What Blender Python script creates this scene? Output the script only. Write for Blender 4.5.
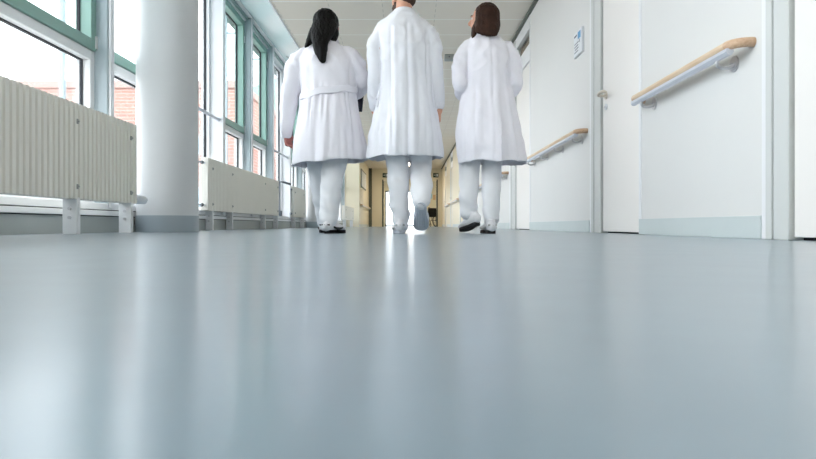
import bpy, bmesh, math, random
from mathutils import Vector, Matrix, noise

PI = math.pi
S = bpy.context.scene
for o in list(bpy.data.objects):
    bpy.data.objects.remove(o)

# ------------------------------------------------------------ camera, sky, light, exposure
FPX, VX, VY, CH = 650.0, 410.0, 225.4, 0.058      # focal length in pixels, vanishing point, camera height
cam_d = bpy.data.cameras.new('camera')
cam = bpy.data.objects.new('camera', cam_d)
S.collection.objects.link(cam)
cam_d.sensor_width = 36.0
cam_d.lens = FPX / 816.0 * 36.0
cam.location = (0, 0, CH)
cam.rotation_euler = (PI / 2, 0, 0)
cam_d.shift_x = (408.0 - VX) / 816.0
cam_d.shift_y = (VY - 229.5) / 816.0
cam_d.clip_start = 0.02
cam_d.clip_end = 300
S.camera = cam

W = bpy.data.worlds.new('sky')
S.world = W
W.use_nodes = True
bg = W.node_tree.nodes['Background']
bg.inputs['Color'].default_value = (0.93, 0.955, 1.0, 1)
bg.inputs['Strength'].default_value = 5.0
LAMP_N = 4.8          # strength of the unseen neutral lamps added to brighten the walkers and ceiling
LAMP_W = 26.0          # strength of the glowing ceiling lamp diffusers
S.view_settings.view_transform = 'Standard'
S.view_settings.look = 'None'
S.view_settings.gamma = 1.0
S.view_settings.use_curve_mapping = False
S.view_settings.exposure = 0.32


# ------------------------------------------------------------ materials
def lin(h):
    c = []
    for i in (0, 2, 4):
        v = int(h[i:i + 2], 16) / 255.0
        c.append(v / 12.92 if v <= 0.04045 else ((v + 0.055) / 1.055) ** 2.4)
    return (c[0], c[1], c[2], 1)


def mat(name, hexc, rough=0.6, spec=0.4, metal=0.0, var=0.03, vscale=3.0, bump=0.0, bscale=60.0, sheen=0.0):
    m = bpy.data.materials.new(name)
    m.use_nodes = True
    nt = m.node_tree
    b = nt.nodes['Principled BSDF']
    b.inputs['Roughness'].default_value = rough
    b.inputs['Specular IOR Level'].default_value = spec
    b.inputs['Metallic'].default_value = metal
    tc = nt.nodes.new('ShaderNodeTexCoord')
    nz = nt.nodes.new('ShaderNodeTexNoise')
    nz.inputs['Scale'].default_value = vscale
    nz.inputs['Detail'].default_value = 3
    nt.links.new(tc.outputs['Object'], nz.inputs['Vector'])
    cr = nt.nodes.new('ShaderNodeValToRGB')
    c = lin(hexc)
    cr.color_ramp.elements[0].position = 0.3
    cr.color_ramp.elements[1].position = 0.7
    cr.color_ramp.elements[0].color = tuple(min(1, v * (1 - var)) for v in c[:3]) + (1,)
    cr.color_ramp.elements[1].color = tuple(min(1, v * (1 + var)) for v in c[:3]) + (1,)
    nt.links.new(nz.outputs['Fac'], cr.inputs['Fac'])
    nt.links.new(cr.outputs['Color'], b.inputs['Base Color'])
    if sheen:
        b.inputs['Sheen Weight'].default_value = sheen
    if bump:
        n2 = nt.nodes.new('ShaderNodeTexNoise')
        n2.inputs['Scale'].default_value = bscale
        n2.inputs['Detail'].default_value = 4
        nt.links.new(tc.outputs['Object'], n2.inputs['Vector'])
        bp = nt.nodes.new('ShaderNodeBump')
        bp.inputs['Strength'].default_value = bump
        bp.inputs['Distance'].default_value = 0.01
        nt.links.new(n2.outputs['Fac'], bp.inputs['Height'])
        nt.links.new(bp.outputs['Normal'], b.inputs['Normal'])
    return m


def mnode(nt, op, a, b=None, c=None):
    n = nt.nodes.new('ShaderNodeMath')
    n.operation = op
    for i, v in enumerate((a, b, c)):
        if v is None:
            continue
        if isinstance(v, (int, float)):
            n.inputs[i].default_value = v
        else:
            nt.links.new(v, n.inputs[i])
    return n.outputs[0]


def glass_mat(name, tint, refl=0.5):
    m = bpy.data.materials.new(name)
    m.use_nodes = True
    nt = m.node_tree
    for n in list(nt.nodes):
        nt.nodes.remove(n)
    out = nt.nodes.new('ShaderNodeOutputMaterial')
    tr = nt.nodes.new('ShaderNodeBsdfTransparent')
    tr.inputs['Color'].default_value = tint
    gl = nt.nodes.new('ShaderNodeBsdfGlossy')
    gl.inputs['Roughness'].default_value = 0.02
    fr = nt.nodes.new('ShaderNodeFresnel')
    fr.inputs['IOR'].default_value = 1.3
    f2 = mnode(nt, 'MULTIPLY', fr.outputs[0], refl)
    mx = nt.nodes.new('ShaderNodeMixShader')
    nt.links.new(f2, mx.inputs[0])
    nt.links.new(tr.outputs[0], mx.inputs[1])
    nt.links.new(gl.outputs[0], mx.inputs[2])
    nt.links.new(mx.outputs[0], out.inputs['Surface'])
    return m


def floor_mat():
    m = mat('grey blue linoleum', '748894', rough=0.28, spec=0.5, var=0.05, vscale=9)
    nt = m.node_tree
    b = nt.nodes['Principled BSDF']
    # polished lengthwise: highlights stretch along the corridor
    tg = nt.nodes.new('ShaderNodeCombineXYZ')
    tg.inputs[1].default_value = 1.0
    nt.links.new(tg.outputs[0], b.inputs['Tangent'])
    b.inputs['Anisotropic'].default_value = 0.6
    b.inputs['Coat Weight'].default_value = 0.62      # wax layer
    b.inputs['Coat Roughness'].default_value = 0.19
    b.inputs['Coat IOR'].default_value = 1.5
    return m


def ceiling_mat():
    # metal panels: cross joints painted bright as if catching light, every 0.675 m, dashed dark joints lengthwise every 0.65 m
    m = mat('ceiling panels', 'EFE5D8', rough=0.45, spec=0.3, var=0.01, vscale=1.0)
    nt = m.node_tree
    b = nt.nodes['Principled BSDF']
    base = b.inputs['Base Color'].links[0].from_socket
    tc = nt.nodes.new('ShaderNodeTexCoord')
    sp = nt.nodes.new('ShaderNodeSeparateXYZ')
    nt.links.new(tc.outputs['Object'], sp.inputs[0])
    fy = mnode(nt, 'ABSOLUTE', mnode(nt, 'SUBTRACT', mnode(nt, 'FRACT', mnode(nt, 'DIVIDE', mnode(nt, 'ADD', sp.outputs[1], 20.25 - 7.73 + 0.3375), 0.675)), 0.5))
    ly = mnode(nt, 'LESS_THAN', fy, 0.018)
    fx = mnode(nt, 'ABSOLUTE', mnode(nt, 'SUBTRACT', mnode(nt, 'FRACT', mnode(nt, 'DIVIDE', mnode(nt, 'ADD', sp.outputs[0], 6.5 + 0.335 + 0.325), 0.65)), 0.5))
    lx = mnode(nt, 'LESS_THAN', fx, 0.006)
    dash = mnode(nt, 'LESS_THAN', mnode(nt, 'FRACT', mnode(nt, 'MULTIPLY', sp.outputs[1], 5.0)), 0.6)
    lx = mnode(nt, 'MULTIPLY', mnode(nt, 'MULTIPLY', lx, dash), 0.35)
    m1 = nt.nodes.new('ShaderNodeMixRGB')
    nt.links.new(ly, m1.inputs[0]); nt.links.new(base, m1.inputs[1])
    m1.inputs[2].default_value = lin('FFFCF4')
    m2 = nt.nodes.new('ShaderNodeMixRGB')
    nt.links.new(lx, m2.inputs[0]); nt.links.new(m1.outputs[0], m2.inputs[1])
    m2.inputs[2].default_value = lin('77736A')
    nt.links.new(m2.outputs[0], b.inputs['Base Color'])
    return m


def brick_mat():
    m = mat('red brick', 'A0604C', rough=0.9, spec=0.1)
    nt = m.node_tree
    b = nt.nodes['Principled BSDF']
    tc = nt.nodes.new('ShaderNodeTexCoord')
    mp = nt.nodes.new('ShaderNodeMapping')
    mp.inputs['Rotation'].default_value = (PI / 2, 0, 0)
    nt.links.new(tc.outputs['Object'], mp.inputs['Vector'])
    br = nt.nodes.new('ShaderNodeTexBrick')
    br.inputs['Color1'].default_value = lin('B28277')
    br.inputs['Color2'].default_value = lin('BC8E82')
    br.inputs['Mortar'].default_value = lin('D3BDB6')
    br.inputs['Scale'].default_value = 1.0
    br.inputs['Brick Width'].default_value = 0.5
    br.inputs['Row Height'].default_value = 0.14
    br.inputs['Mortar Size'].default_value = 0.014
    nt.links.new(mp.outputs[0], br.inputs['Vector'])
    nt.links.new(br.outputs['Color'], b.inputs['Base Color'])
    return m


def wood_mat(name, h1, h2):
    m = mat(name, h1, rough=0.4, spec=0.4)
    nt = m.node_tree
    b = nt.nodes['Principled BSDF']
    tc = nt.nodes.new('ShaderNodeTexCoord')
    mp = nt.nodes.new('ShaderNodeMapping')
    mp.inputs['Scale'].default_value = (40, 2.5, 40)
    nt.links.new(tc.outputs['Object'], mp.inputs['Vector'])
    nz = nt.nodes.new('ShaderNodeTexNoise')
    nz.inputs['Scale'].default_value = 2.0
    nz.inputs['Detail'].default_value = 5
    nt.links.new(mp.outputs[0], nz.inputs['Vector'])
    cr = nt.nodes.new('ShaderNodeValToRGB')
    cr.color_ramp.elements[0].color = lin(h1)
    cr.color_ramp.elements[1].color = lin(h2)
    cr.color_ramp.elements[0].position = 0.35
    cr.color_ramp.elements[1].position = 0.65
    nt.links.new(nz.outputs['Fac'], cr.inputs['Fac'])
    nt.links.new(cr.outputs['Color'], b.inputs['Base Color'])
    return m


def emit_mat(name, col, strength):
    m = bpy.data.materials.new(name)
    m.use_nodes = True
    b = m.node_tree.nodes['Principled BSDF']
    b.inputs['Base Color'].default_value = (0.8, 0.8, 0.8, 1)
    b.inputs['Emission Color'].default_value = col
    b.inputs['Emission Strength'].default_value = strength
    return m


M = dict(
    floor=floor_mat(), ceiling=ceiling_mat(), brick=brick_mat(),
    wall=mat('white wall paint', 'DFDFDD', 0.45, 0.35, var=0.012, vscale=1.2),
    wall_cream=mat('cream wall paint', 'E6DDC6', 0.5, 0.35, var=0.015, vscale=1.0),
    door=mat('pale door laminate', 'EDEAE6', 0.4, 0.4, var=0.01, vscale=1.0),
    frame=mat('light grey steel frame paint', 'CFD2D0', 0.4, 0.4, var=0.01),
    frame_white=mat('white trim paint', 'E9EAEC', 0.4, 0.4, var=0.01),
    base=mat('pale grey skirting', 'C9D2D2', 0.45, 0.4, var=0.02),
    plinth=mat('grey plinth', 'A9AFAE', 0.5, 0.4, var=0.04),
    dark=mat('dark rubber seal', '2A2D33', 0.6, 0.3),  # window gaskets, and the painted shade in the gaps round the doors
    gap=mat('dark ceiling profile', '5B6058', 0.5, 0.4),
    green=mat('sage green window paint', '8CB0A6', 0.35, 0.5, var=0.02),
    post=mat('blue grey mullion paint', 'B4C1C8', 0.35, 0.5, var=0.02),
    post_white=mat('white mullion paint', 'E6E7EA', 0.35, 0.5, var=0.02),
    soffit=mat('pale blue grey soffit sheet', 'BCCFD2', 0.25, 0.5, var=0.01),
    fascia=mat('grey green fascia', '8FA5A2', 0.4, 0.4, var=0.02),
    fin=mat('pale blue facade fin', 'C3D6DE', 0.3, 0.5),
    eave=mat('grey green eave', '5E706E', 0.5, 0.4),
    column=mat('white column plaster', 'DEDFE0', 0.45, 0.2, var=0.01),
    column_base=mat('blue grey column base', 'A7B1B8', 0.4, 0.4, var=0.02),
    rad=mat('cream radiator enamel', 'EFECE3', 0.35, 0.5, var=0.01),
    steel=mat('brushed steel', 'CFCFD2', 0.3, 0.5, 0.75, var=0.04),
    alu=mat('satin aluminium', 'D6D9E2', 0.35, 0.5, 0.25, var=0.02),
    wood=wood_mat('pale beech', 'D0B494', 'DFCAAE'),
    wood_end=wood_mat('warm beech end piece', 'C5A183', 'D6B799'),
    nylon=mat('ivory nylon', 'D9CFC0', 0.35, 0.5),
    amber=mat('brown timber blind', '8A6A48', 0.5, 0.3, var=0.2, vscale=6),
    plastic=mat('white plastic', 'E4E7EB', 0.35, 0.5),
    grey_plastic=mat('grey plastic', 'A6A9A6', 0.4, 0.5),
    blue_ink=mat('blue print', '5E9CC6', 0.5, 0.3),
    ink=mat('grey print', '70757C', 0.6, 0.2),
    sign_green=mat('dark green sign', '123A2C', 0.4, 0.4),
    black=mat('black rubber and vinyl', '15161A', 0.5, 0.4),
    navy=mat('dark navy folder cover', '161A2C', 0.5, 0.4),
    skin=mat('skin', 'D9A58C', 0.5, 0.4, var=0.04, vscale=30),
    skin_red=mat('ruddy skin', 'B3726A', 0.5, 0.4, var=0.05, vscale=30),
    hair_black=mat('very dark hair', '080606', 0.5, 0.2, var=0.3, vscale=30, bump=0.5, bscale=90),
    hair_brown=mat('dark brown hair', '38231A', 0.55, 0.2, var=0.3, vscale=30, bump=0.5, bscale=90),
    hair_short=mat('short brown hair', '4A3730', 0.7, 0.3, var=0.2, vscale=80),
    eye=mat('eye white', 'E8E4E0', 0.2, 0.5),
    coat=mat('white coat cotton', 'F5F3FA', 0.75, 0.25, var=0.012, vscale=8, bump=0.12, bscale=500, sheen=0.1),
    coat_cool=mat('cool white coat cotton', 'F3F4FA', 0.75, 0.25, var=0.012, vscale=8, bump=0.12, bscale=500, sheen=0.1),
    trouser=mat('white trouser cotton', 'F8F9FD', 0.75, 0.25, var=0.012, vscale=8, bump=0.12, bscale=400, sheen=0.1),
    shoe=mat('white leather shoe', 'E9E9EC', 0.4, 0.4, var=0.02),
    shoe_grey=mat('pale grey shoe', 'DCDFE8', 0.5, 0.4, var=0.02),
    sole_grey=mat('grey rubber sole', 'CFD4DE', 0.6, 0.3, var=0.04),
    sole_black=mat('black rubber sole', '16171B', 0.6, 0.3),
    glass=glass_mat('window glass', (0.96, 0.98, 0.98, 1)),
    paving=mat('pale paving', 'B9B7B2', 0.8, 0.2, var=0.05),
    coping=mat('pinkish coping', 'B79A93', 0.8, 0.2),
    roof_green=mat('pale green roof sheet', '9DB8AD', 0.5, 0.3),
    paper_blue=mat('pale blue printed sheet', 'B9D3DE', 0.6, 0.2),
    paper_warm=mat('orange printed sheet', 'D9B48A', 0.6, 0.2),
    lamp_cool=emit_mat('neutral lamp diffuser', (1.0, 0.93, 0.86, 1), LAMP_N),  # for the added fill lamps
    lamp=emit_mat('warm lamp diffuser', (1.0, 0.86, 0.66, 1), LAMP_W),
)

COL = S.collection


# ------------------------------------------------------------ mesh helpers
class MB:
    def __init__(s):
        s.bm = bmesh.new()

    def box(s, x0, x1, y0, y1, z0, z1):
        v = [s.bm.verts.new(p) for p in ((x0, y0, z0), (x1, y0, z0), (x1, y1, z0), (x0, y1, z0),
                                         (x0, y0, z1), (x1, y0, z1), (x1, y1, z1), (x0, y1, z1))]
        for f in ((0, 3, 2, 1), (4, 5, 6, 7), (0, 1, 5, 4), (1, 2, 6, 5), (2, 3, 7, 6), (3, 0, 4, 7)):
            s.bm.faces.new([v[i] for i in f])
        return s

    def prism(s, pts, axis, a, b):
        # pts: closed 2-D outline; extruded along axis 'x', 'y' or 'z' from a to b
        def mk(p, t):
            return {'x': (t, p[0], p[1]), 'y': (p[0], t, p[1]), 'z': (p[0], p[1], t)}[axis]
        A = [s.bm.verts.new(mk(p, a)) for p in pts]
        B = [s.bm.verts.new(mk(p, b)) for p in pts]
        n = len(pts)
        s.bm.faces.new(A)
        s.bm.faces.new(B[::-1])
        for i in range(n):
            s.bm.faces.new((A[i], B[i], B[(i + 1) % n], A[(i + 1) % n]))
        return s

    def tube(s, pts, rad, n=12, ref=(1, 0, 0), smooth=0, round_ends=False):
        """chain of points with radii (number or (r along ref, r across))"""
        pts = [Vector(p) for p in pts]
        if not isinstance(rad, list):
            rad = [rad] * len(pts)
        rad = [(r, r) if not isinstance(r, (list, tuple)) else tuple(r) for r in rad]
        if smooth:
            np_, nr = [], []
            L = len(pts)
            for i in range(L - 1):
                p0, p1, p2, p3 = pts[max(0, i - 1)], pts[i], pts[i + 1], pts[min(L - 1, i + 2)]
                q = [rad[max(0, i - 1)], rad[i], rad[i + 1], rad[min(L - 1, i + 2)]]
                for k in range(smooth):
                    t = k / smooth

                    def cr(a, b, c, d):
                        return 0.5 * ((2 * b) + (-a + c) * t + (2 * a - 5 * b + 4 * c - d) * t * t + (-a + 3 * b - 3 * c + d) * t ** 3)
                    np_.append(cr(p0, p1, p2, p3))
                    nr.append(tuple(max(0.001, cr(*[w[j] for w in q])) for j in (0, 1)))
            np_.append(pts[-1]); nr.append(rad[-1])
            pts, rad = np_, nr
        if round_ends:
            for end in (0, 1):
                if end == 0:
                    t = (pts[0] - pts[1]).normalized(); p = pts[0]; r = rad[0]
                else:
                    t = (pts[-1] - pts[-2]).normalized(); p = pts[-1]; r = rad[-1]
                ex, er = [], []
                for a in (30, 55, 75):
                    a = math.radians(a)
                    m = min(r)
                    ex.append(p + t * m * math.sin(a))
                    er.append((r[0] * math.cos(a), r[1] * math.cos(a)))
                if end == 0:
                    pts = ex[::-1] + pts; rad = er[::-1] + rad
                else:
                    pts = pts + ex; rad = rad + er
        ref = Vector(ref)
        rings = []
        for i, p in enumerate(pts):
            t = (pts[min(i + 1, len(pts) - 1)] - pts[max(0, i - 1)]).normalized()
            a = ref - t * ref.dot(t)
            if a.length < 0.15:
                a = Vector((0, 1, 0.3)) - t * Vector((0, 1, 0.3)).dot(t)
            a.normalize()
            b = t.cross(a)
            rings.append([s.bm.verts.new(p + a * rad[i][0] * math.cos(2 * PI * k / n) + b * rad[i][1] * math.sin(2 * PI * k / n)) for k in range(n)])
        for r0, r1 in zip(rings, rings[1:]):
            for k in range(n):
                s.bm.faces.new((r0[k], r0[(k + 1) % n], r1[(k + 1) % n], r1[k]))
        s.bm.faces.new(rings[0][::-1])
        s.bm.faces.new(rings[-1])
        return s

    def ball(s, c, r, seg=16, mtx=None):
        r = (r, r, r) if not isinstance(r, (list, tuple)) else r
        m = Matrix.Translation(c) @ (mtx or Matrix()) @ Matrix.Diagonal((r[0], r[1], r[2], 1))
        bmesh.ops.create_uvsphere(s.bm, u_segments=seg, v_segments=seg // 2 + 2, radius=1, matrix=m)
        return s

    def torus(s, c, R, r, axis='x', n=40, k=8):
        rings = []
        for i in range(n):
            a = 2 * PI * i / n
            ring = []
            for j in range(k):
                b = 2 * PI * j / k
                u, v, w = (R + r * math.cos(b)) * math.cos(a), (R + r * math.cos(b)) * math.sin(a), r * math.sin(b)
                p = {'x': (w, u, v), 'y': (u, w, v), 'z': (u, v, w)}[axis]
                ring.append(s.bm.verts.new(Vector(c) + Vector(p)))
            rings.append(ring)
        for i in range(n):
            for j in range(k):
                s.bm.faces.new((rings[i][j], rings[(i + 1) % n][j], rings[(i + 1) % n][(j + 1) % k], rings[i][(j + 1) % k]))
        return s

    def build(s, name, m, parent=None, bevel=0.0, smooth=True, kind=None):
        bmesh.ops.recalc_face_normals(s.bm, faces=s.bm.faces[:])
        me = bpy.data.meshes.new(name)
        s.bm.to_mesh(me)
        s.bm.free()
        o = bpy.data.objects.new(name, me)
        COL.objects.link(o)
        if m is not None:
            me.materials.append(m)
        if smooth:
            me.shade_smooth()
            me.set_sharp_from_angle(angle=math.radians(38))
        if bevel:
            bv = o.modifiers.new('bevel', 'BEVEL')
            bv.width = bevel
            bv.segments = 2
            bv.limit_method = 'ANGLE'
        if parent is not None:
            o.parent = parent
        if kind:
            o['kind'] = kind
        return o


def empty(name, loc=(0, 0, 0)):
    o = bpy.data.objects.new(name, None)
    o.empty_display_size = 0.1
    COL.objects.link(o)
    o.location = loc
    return o


def tag(o, label, cat, group=None):
    o['label'] = label
    o['category'] = cat
    if group:
        o['group'] = group
    return o


def struct(o):
    o['kind'] = 'structure'
    return o


# ------------------------------------------------------------ the shell
XR, CZ = 1.5, 2.72
XG = -2.60                # glass plane of the window wall
YB, YW, YP, YE = -4.0, 24.6, 30.4, 38.0    # back end, end of the windows, portal, far end

MB().box(-2.75, 1.75, YB, YE, -0.1, 0).build('floor', M['floor'], kind='structure', smooth=False)
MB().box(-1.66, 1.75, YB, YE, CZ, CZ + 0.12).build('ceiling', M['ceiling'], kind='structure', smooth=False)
# sloping soffit between the ceiling edge and the head of the windows
MB().prism([(-1.66, CZ), (-2.47, 3.31), (-2.47, 3.43), (-1.66, CZ + 0.12)], 'y', YB, YW).build('trim_1', M['soffit'], kind='structure', smooth=False)
MB().box(-1.675, -1.655, YB, YW, CZ - 0.012, CZ + 0.02).build('trim_2', M['frame_white'], kind='structure', smooth=False)
b = MB()
b.box(-2.74, -2.52, YB, YW, 3.27, 3.45)
b.build('trim_3', M['fascia'], kind='structure', smooth=False)
MB().box(-2.72, -2.455, YB, YW, 3.30, 3.325).build('trim_4', M['frame_white'], kind='structure', smooth=False)
MB().box(-2.74, -2.56, YB, YW, 3.25, 3.275).build('trim_5', M['frame_white'], kind='structure', smooth=False)
# dark shadow gap where the ceiling meets the right-hand wall
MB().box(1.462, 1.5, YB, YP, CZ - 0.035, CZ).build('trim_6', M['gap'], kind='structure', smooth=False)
# plinth and sill boards under the windows
MB().box(-2.72, -2.50, YB, YW, 0, 0.13).build('baseboard_left', M['plinth'], kind='structure', smooth=False)
b = MB()
b.box(-2.74, -2.475, YB, YW, 0.137, 0.178)
b.box(-2.74, -2.49, YB, YW, 0.186, 0.24)
b.build('trim_7', M['frame_white'], kind='structure', bevel=0.004)
MB().box(-2.72, -2.51, YB, YW, 0.125, 0.19).build('trim_8', M['dark'], kind='structure', smooth=False)

# left: solid cream wall after the windows
MB().box(-2.75, -1.92, YW + 0.01, YP, 0, CZ + 0.7).build('wall_left', M['wall_cream'], kind='structure', smooth=False)
MB().box(-1.925, -1.91, YW + 0.03, YP - 0.2, 0, 0.1).build('baseboard_far_left', M['base'], kind='structure', smooth=False)
# portal with dark left-hand edge, then the last stretch of corridor
b = MB()
b.box(-1.92, -1.24, YP, YP + 0.3, 0, CZ)
b.box(1.24, 1.62, YP, YP + 0.3, 0, CZ)
b.box(-1.24, 1.24, YP, YP + 0.3, 2.14, CZ)
b.build('trim_61', M['wall_cream'], kind='structure', smooth=False)
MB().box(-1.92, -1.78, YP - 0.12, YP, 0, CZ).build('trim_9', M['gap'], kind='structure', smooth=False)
b = MB()
b.box(-1.3, -1.24, YP - 0.03, YP + 0.33, 0, 2.2)
b.box(1.24, 1.3, YP - 0.03, YP + 0.33, 0, 2.2)
b.build('trim_10', M['gap'], kind='structure', smooth=False)
MB().box(-2.0, -1.75, YP + 0.3, YE, 0, CZ).build('wall_far_left', M['wall_cream'], kind='structure', smooth=False)
b = MB()
b.box(-2.0, -1.45, YE, YE + 0.15, 0, CZ)
b.box(0.95, 1.7, YE, YE + 0.15, 0, CZ)
b.box(-1.45, 0.95, YE, YE + 0.15, 2.08, CZ)
b.build('wall_far', M['wall_cream'], kind='structure', smooth=False)
MB().box(-2.9, 1.75, YB - 0.15, YB, 0, 3.4).build('wall_back', M['wall_cream'], kind='structure', smooth=False)

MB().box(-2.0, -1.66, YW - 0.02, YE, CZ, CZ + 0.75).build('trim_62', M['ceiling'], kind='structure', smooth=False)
# glazed double door at the far end
d = MB()
for x in (-1.45, -0.29, -0.21, 0.89):
    d.box(x, x + 0.06, YE, YE + 0.06, 0, 2.08)
d.box(-1.45, 0.95, YE, YE + 0.06, 2.0, 2.08)
d.box(-1.45, 0.95, YE, YE + 0.06, 0, 0.08)
dd = d.build('door_20', M['gap'], kind='structure', bevel=0.005)
for x in (-1.39, -0.15):
    MB().box(x, x + 1.1 if x < -1 else 0.89, YE + 0.025, YE + 0.035, 0.08, 2.0).build('pane', M['glass'], dd, smooth=False)
MB().tube([(-0.33, YE - 0.05, 0.8), (-0.33, YE - 0.05, 1.3)], 0.015).build('door_handle', M['steel'], dd)

# ------------------------------------------------------------ right-hand wall with its doors
DOORS = [(-2.6, -1.72, -1.4), (1.70, 2.556, 2.77), (4.24, 5.08, 5.42), (8.125, 9.2, 9.8), (14.3, 15.2, 15.6), (18.3, 19.2, 19.55), (22.8, 23.7, 24.1), (26.6, 27.5, 27.9)]
WZ = CZ - 0.035
wb, bb, wf_ = MB(), MB(), MB()
y = YB
for (a, c, e) in DOORS + [(YP, None, None)]:
    (wf_ if y > 19 else wb).box(XR, XR + 0.12, y, a, 0, CZ)
    bb.box(XR - 0.008, XR, y, a, 0, 0.1)
    if c is None:
        break
    wb.box(XR + 0.10, XR + 0.12, a, e, 0, CZ)
    y = e
struct(wb.build('wall_right', M['wall'], smooth=False))
struct(wf_.build('wall_rear_right', M['wall_cream'], smooth=False))
struct(bb.build('baseboard_right', M['base'], bevel=0.002))
MB().box(XR, XR + 0.12, YP + 0.3, YE, 0, CZ).build('wall_far_right', M['wall_cream'], kind='structure', smooth=False)

for i, (a, c, e) in enumerate(DOORS):
    # the leaf lies nearly flush with the wall; dark sheet behind it paints the shade in the gap; steel frame on the latch side
    lf = MB().box(XR + 0.006, XR + 0.046, a + 0.012, c - 0.01, 0.012, 2.12).build('door_%d' % (i + 1), M['door'] if a < 18 else M['wall_cream'], bevel=0.002, kind='structure')
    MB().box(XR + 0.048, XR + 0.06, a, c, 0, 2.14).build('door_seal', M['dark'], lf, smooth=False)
    w = e - c
    fr = MB()
    fr.box(XR - 0.012, XR + 0.09, c, c + w * 0.5, 0, WZ)
    fr.box(XR - 0.004, XR + 0.09, c + w * 0.5, c + w * 0.57, 0, WZ)
    fr.box(XR - 0.012, XR + 0.09, c + w * 0.57, c + w * 0.78, 0, WZ)
    fr.build('door_frame', M['frame'], lf, bevel=0.003)
    MB().box(XR - 0.002, XR + 0.09, c + w * 0.78, e, 0, WZ).build('frame_strip', M['frame_white'], lf, bevel=0.002)
    h = MB()
    h.box(XR - 0.006, XR + 0.05, a - 0.03, a + 0.01, 0, WZ)
    h.box(XR - 0.006, XR + 0.05, a, c, 2.13, 2.34)
    h.box(XR - 0.006, XR + 0.05, a, c, 2.53, WZ)
    h.build('transom_frame', M['frame_white'], lf, bevel=0.004)
    MB().box(XR + 0.03, XR + 0.036, a + 0.01, c, 2.34, 2.53).build('transom_pane', M['glass'], lf, smooth=False)
    MB().box(XR + 0.07, XR + 0.085, a + 0.01, c, 2.3, 2.56).build('transom_blind', M['amber'], lf, smooth=False)  # added board, its brown stands in for what shows in the glass
    # lever handle and key rosette
    hy = c - 0.10
    hh = MB()
    hh.tube([(XR + 0.006, hy, 1.05), (XR - 0.045, hy, 1.05), (XR - 0.062, hy - 0.02, 1.052), (XR - 0.066, hy - 0.07, 1.058), (XR - 0.062, hy - 0.13, 1.056), (XR - 0.045, hy - 0.15, 1.05)],
            [0.011, 0.011, 0.0125, 0.013, 0.0125, 0.009], n=12, ref=(0, 0, 1), smooth=5, round_ends=True)
    hh.tube([(XR + 0.006, hy, 1.05), (XR - 0.004, hy, 1.05)], 0.026, n=20, ref=(0, 0, 1))
    hd = hh.build('door_handle', M['nylon'], lf)
    k = MB().tube([(XR + 0.006, hy, 0.965), (XR - 0.004, hy, 0.965)], 0.024, n=20, ref=(0, 0, 1)).build('key_rosette', M['plastic'], lf)
    MB().tube([(XR - 0.004, hy, 0.968), (XR - 0.012, hy, 0.968)], 0.008, n=10, ref=(0, 0, 1)).build('lock_cylinder', M['steel'], k)


# ------------------------------------------------------------ handrails
def handrail(y0, y1, brackets, label, side=1, xw=XR):
    """y0, y1: where the rail's ends meet the wall; side +1 right-hand wall, -1 left-hand wall"""
    r = empty('handrail', (xw, y0, 0))
    s = -side

    def P(off, yy, z):
        return (s * off, yy - y0, z)
    zc = 0.858
    MB().tube([P(0.085, y0 + 0.085, zc), P(0.085, y1 - 0.085, zc)], (0.020, 0.021), n=16).build('wooden_rail', M['wood'], r)
    for (ye, dr) in ((y0, 1), (y1, -1)):
        pts = [P(0.085 - 0.07 * (1 - math.cos(t)), ye + dr * (0.085 - 0.07 * math.sin(t)), zc) for t in [k * PI / 2 / 6 for k in range(7)]]
        pts.append(P(0.0, ye + dr * 0.015, zc))
        MB().tube(pts, (0.0205, 0.0215), n=16).build('rail_end', M['wood_end'], r)
    a = MB()
    a.prism([(s * 0.070, zc - 0.016), (s * 0.100, zc - 0.016), (s * 0.103, zc - 0.032), (s * 0.094, zc - 0.044), (s * 0.076, zc - 0.044), (s * 0.067, zc - 0.032)], 'y', 0.055, y1 - y0 - 0.055)
    a.build('aluminium_profile', M['alu'], r)
    for by in brackets:
        k = MB()
        k.tube([P(0, by, zc - 0.055), P(0.007, by, zc - 0.055)], 0.037, n=24, ref=(0, 0, 1))
        k.tube([P(0.004, by, zc - 0.06), P(0.04, by, zc - 0.075), P(0.078, by, zc - 0.066), P(0.085, by, zc - 0.04)], 0.009, n=10, ref=(0, 1, 0), smooth=4)
        k.build('bracket', M['steel'], r)
    tag(r, label, 'handrail', 'wooden handrails along the corridor walls')
    return r


handrail(2.82, 4.17, (3.0, 3.98), 'large beech handrail closest to us, just right of the door with the ivory lever')
handrail(5.48, 7.98, (5.66, 6.37, 7.08, 7.8), 'beech handrail under the white wall sign, second from the camera on the right wall')
handrail(9.88, 14.2, (10.06, 11.4, 12.7, 14.0), 'beech handrail on the right wall beyond the skirt of the brown haired woman')
handrail(19.65, 22.7, (19.9, 21.1, 22.4), 'short far handrail on the right wall seen left of the brown haired woman')
handrail(24.2, 26.5, (24.4, 25.3, 26.2), 'farthest handrail on the right wall, close to the exit sign')
handrail(25.0, 30.1, (25.3, 26.8, 28.3, 29.8), 'handrail on the far left cream wall beneath the framed board', side=-1, xw=-1.92)

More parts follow.
